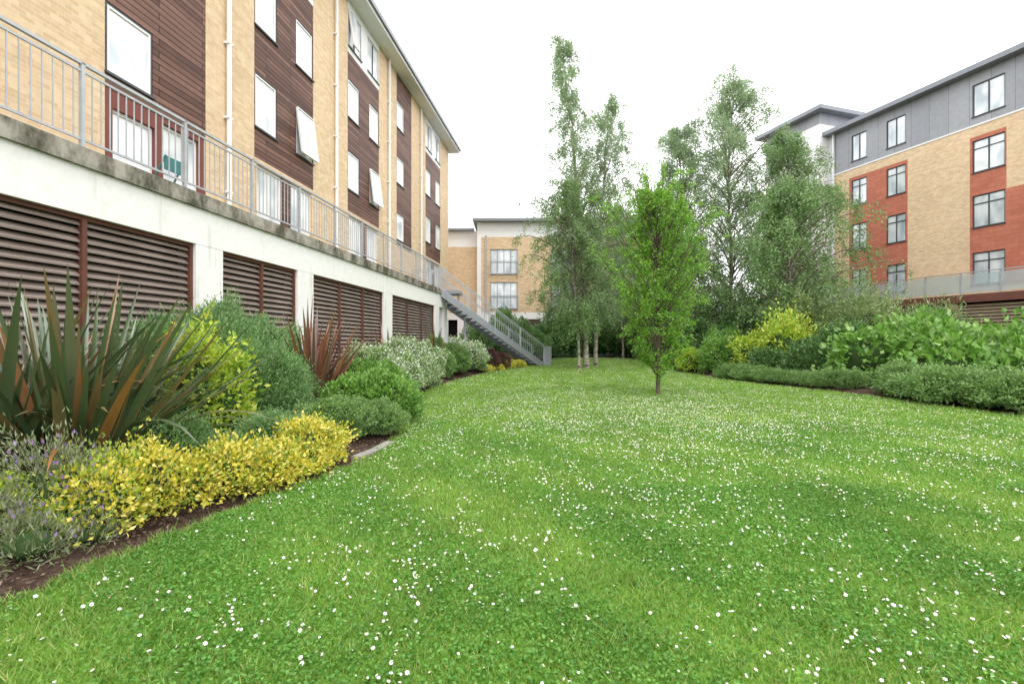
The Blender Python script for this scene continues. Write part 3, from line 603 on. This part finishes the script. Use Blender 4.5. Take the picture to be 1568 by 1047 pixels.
chair(8.1, 7.6)

# ------------------------------------------------------------------ staircase
st = Acc(); S = np.array([-3.5, 23.6, 4.05]); E = np.array([1.75, 26.6, 0.22]); hd = unit((E - S) * np.array([1, 1, 0])); pp = np.array([-hd[1], hd[0], 0]) * 1.25
for o in (np.zeros(3), pp): st.beam(S + o - np.array([0, 0, 0.12]), E + o - np.array([0, 0, 0.05]), 0.05, 0.32, 1)
nst = 22
for k in range(nst):
    c = S + (E - S) * (k + 0.5) / nst; st.beam(c + np.array([0, 0, -0.02]) + pp * 0.02, c + pp * 0.98 + np.array([0, 0, -0.02]), 0.27, 0.04, 1)
for o in (np.zeros(3), pp): railing(st, S + o, E + o, 1.1, 0.13, 1.4, 0.013)
st.box(-3.6, -2.6, 23.9, 25.3, 3.9, 4.05, 1)
st.beam(S + pp * 0.5 + hd * 1.6 + np.array([0, 0, -1.3]), (S + pp * 0.5 + hd * 1.6) * np.array([1, 1, 0]), 0.12, 0.12, 1)
st.obj('metal_staircase', [M['steel'], M['stair']])
a = Acc(); ex = E + hd * 0.25; a.box(ex[0] - 0.2, ex[0] + 0.2, ex[1] - 0.15, ex[1] + 0.2, 0.05, 1.2); a.box(ex[0] - 0.23, ex[0] + 0.23, ex[1] - 0.18, ex[1] + 0.23, 1.2, 1.26)
a.box(ex[0] - 0.16, ex[0] + 0.16, ex[1] - 0.165, ex[1] - 0.15, 0.2, 1.1); a.obj('utility_cabinet', [M['stair']])
a = Acc()
for (x0, y0, x1, y1) in ((-1.98, 6.15, -1.85, 6.6), (-1.85, 6.64, -1.78, 7.1)):
    a.beam((x0, y0, 0.012), (x1, y1, 0.012), 0.14, 0.07)
a.obj('stone_edging', [M['stone']])

# ------------------------------------------------------------------ end building
eb = empty('apartment_building', (0, 36.0, 0))
wl = Acc(); fr = Acc(); gl = Acc(); wins = []; reg = []
for xx in (-1.6, 2.9, 7.3):
    for (z0, z1) in ((6.55, 8.4), (3.95, 5.95)): wins.append((xx, xx + 2.0, z0, z1))
reg += [(-2.3, 12, 9.3, 10.4, 1), (-2.3, 12, 0, 3.7, 1)]
voids = [(-1.2, 0.2, 0.6, 3.2), (1.0, 2.1, 0.6, 3.2), (2.9, 6.5, 0.6, 3.2), (7.2, 11, 0.6, 3.2)]
wall(wl, -2.3, 12, 0, 10.4, 0, 0.3, wins + voids, reg)
wall(wl, -12, -2.3, 0, 10.0, 1.2, 1.5, [(-5.6, -4.2, 0.6, 3.2)], [(-12, -2.3, 8.8, 10, 1), (-12, -2.3, 0, 3.7, 1)])
wl.box(-2.3, 12, 0.32, 9, 0, 10.3, 2); wl.box(-12, -2.31, 1.52, 9, 0, 9.9, 2); wl.box(-2.6, -2.3, -0.004, 1.2, 0, 10.4, 1)
wl.box(11.99, 12.3, 0.0, 9, 0, 10.4, 0)
wl.obj('walls', [M['brick'], M['clean'], M['dark']], eb)
for w in wins: window(fr, gl, *w, 0, -1, 3, 0.9, 0.05)
fr.obj('window_frames', [M['stair']], eb); gl.obj('glazing', [M['glass']], eb)
rf = Acc(); rf.box(-2.9, 12.6, -0.5, 9.4, 10.4, 10.62); rf.box(-12, -2.9, 0.8, 9.3, 10.0, 10.16); rf.obj('roof', [M['roof']], eb)
jb = Acc()
for w in wins: railing(jb, (w[0] - 0.05, -0.22, w[2] - 0.02), (w[1] + 0.05, -0.22, w[2] - 0.02), 1.0, 0.12, 2.2)
jb.tube([(-1.95, -0.1, 3.7), (-1.95, -0.1, 9.4)], [0.07, 0.07], 8)
jb.obj('juliet_balconies', [M['steel']], eb)
lv = Acc()
for v in voids:
    for z in np.arange(0.65, 3.15, 0.13): lv.box(v[0], v[1], 0.05, 0.12, z, z + 0.05)
lv.obj('louvres', [M['louv']], eb)

# ------------------------------------------------------------------ right building
thR = math.atan2(0.9535, -0.3013); rb = empty('apartment_building', rz=thR); YR = -29.37
wl = Acc(); fr = Acc(); gl = Acc(); wins = []
sills = (4.35, 7.2, 9.95)
for (a_, b_) in ((14.9, 16.2), (19.3, 20.35), (21.5, 22.45), (8.0, 9.3), (11.2, 12.2)):
    for z in sills: wins.append((a_, b_, z, z + 1.6))
    wins.append((a_, b_, 12.75, 14.35))
reg = [(2, 23.8, 12.3, 15, 1), (19.2, 22.6, 4.2, 11.75, 2), (14.85, 16.3, 4.2, 11.75, 2), (12.9, 14.85, 4.2, 8.8, 2), (7.6, 9.7, 4.2, 11.75, 2)]
wall(wl, 2, 23.8, 0, 14.9, YR - 0.3, YR, wins, reg)
wl.box(2, 23.8, YR - 9, YR - 0.32, 0, 14.8, 3); wl.box(2, 23.8, YR, YR + 0.035, 12.26, 12.34, 4)
wl.box(24.0, 28.4, YR - 6, YR + 0.77, 0, 15.7, 4); wl.box(24.05, 28.35, YR - 5.9, YR + 0.70, 15.7, 16.45, 1); wl.box(23.8, 24.0, YR - 0.28, YR - 0.05, 0, 14.9, 4)
wl.obj('walls', [M['brick'], M['zinc'], M['terra'], M['dark'], M['clean']], rb)
for w in wins: window(fr, gl, *w, YR, 1, 1 if w[1] - w[0] > 0.9 else 0, 1.15 if w[2] < 12 else None, 0.05, 0.03)
fr.obj('window_frames', [M['frame']], rb); gl.obj('glazing', [M['glass']], rb)
rf = Acc(); rf.box(1.5, 24.0, YR - 9.5, YR + 0.55, 14.9, 15.15); rf.box(23.5, 28.9, YR - 6.5, YR + 1.3, 16.45, 16.7); rf.obj('roof', [M['roof']], rb)
dp = Acc(); dp.tube([(23.6, YR + 0.1, 4), (23.6, YR + 0.1, 14.9)], [0.08, 0.08], 8); dp.obj('drainpipe', [M['clean']], rb)
pr = empty('podium_terrace', rz=thR); YP = -27.27
a = Acc(); a.box(0, 44, -38, YP + 0.08, 3.35, 3.72, 0); a.box(0, 44, YP - 0.4, YP - 0.3, 0, 3.35, 2)
for z in np.arange(0.3, 3.3, 0.15): a.box(0, 44, YP - 0.16, YP - 0.12, z, z + 0.105, 1)
for x in np.arange(1.2, 44, 2.9): a.box(x, x + 0.35, YP - 0.30, YP - 0.02, 0, 3.35, 3)
a.obj('slatted_wall', [M['dterra'], M['wslat'], M['dark'], M['bpost']], pr)
r_ = Acc(); r_.beam((0, YP, 4.75), (44, YP, 4.75), 0.05, 0.05)
for x in np.arange(0.5, 44, 1.5): r_.beam((x, YP, 3.7), (x, YP, 4.75), 0.05, 0.05)
for x in np.arange(0.5, 42.5, 1.5): r_.box(x + 0.04, x + 1.46, YP - 0.01, YP + 0.01, 3.8, 4.66, 1)
ro = r_.obj('glass_balustrade', [M['steel'], M['bglass']]); ro.rotation_euler = (0, 0, thR)

# ------------------------------------------------------------------ light, sky, camera
el, az = math.radians(58), math.radians(160)
w = bpy.data.worlds.new('World'); scene.world = w; w.use_nodes = True; nt = w.node_tree; nt.nodes.clear()
out = N(nt, 'ShaderNodeOutputWorld'); bg = N(nt, 'ShaderNodeBackground'); sky = N(nt, 'ShaderNodeTexSky', sky_type='NISHITA')
sky.sun_disc = False; sky.sun_elevation = el; sky.sun_rotation = az; sky.dust_density = 4; sky.air_density = 1
c = mixc(nt, 0.9, sky.outputs[0], (19.0, 19.0, 19.2)); nt.links.new(c, bg.inputs[0]); bg.inputs[1].default_value = 0.15
nt.links.new(bg.outputs[0], out.inputs[0])
sd = bpy.data.lights.new('sun', 'SUN'); sd.energy = 1.1; sd.angle = math.radians(18); sd.color = (1, 0.96, 0.9)
so_ = bpy.data.objects.new('sun', sd); COL.objects.link(so_)
dv = Vector((math.sin(az) * math.cos(el), math.cos(az) * math.cos(el), math.sin(el))); so_.rotation_euler = dv.to_track_quat('Z', 'Y').to_euler()
cd_ = bpy.data.cameras.new('camera'); cam = bpy.data.objects.new('camera', cd_); COL.objects.link(cam)
cam.location = (0, 0, 1.5); cam.rotation_euler = (math.radians(90), 0, 0); cd_.sensor_width = 36; cd_.lens = 17.0; cd_.clip_end = 2000; cd_.clip_start = 0.05
scene.camera = cam
scene.view_settings.view_transform = 'Standard'; scene.view_settings.look = 'None'; scene.view_settings.exposure = 0
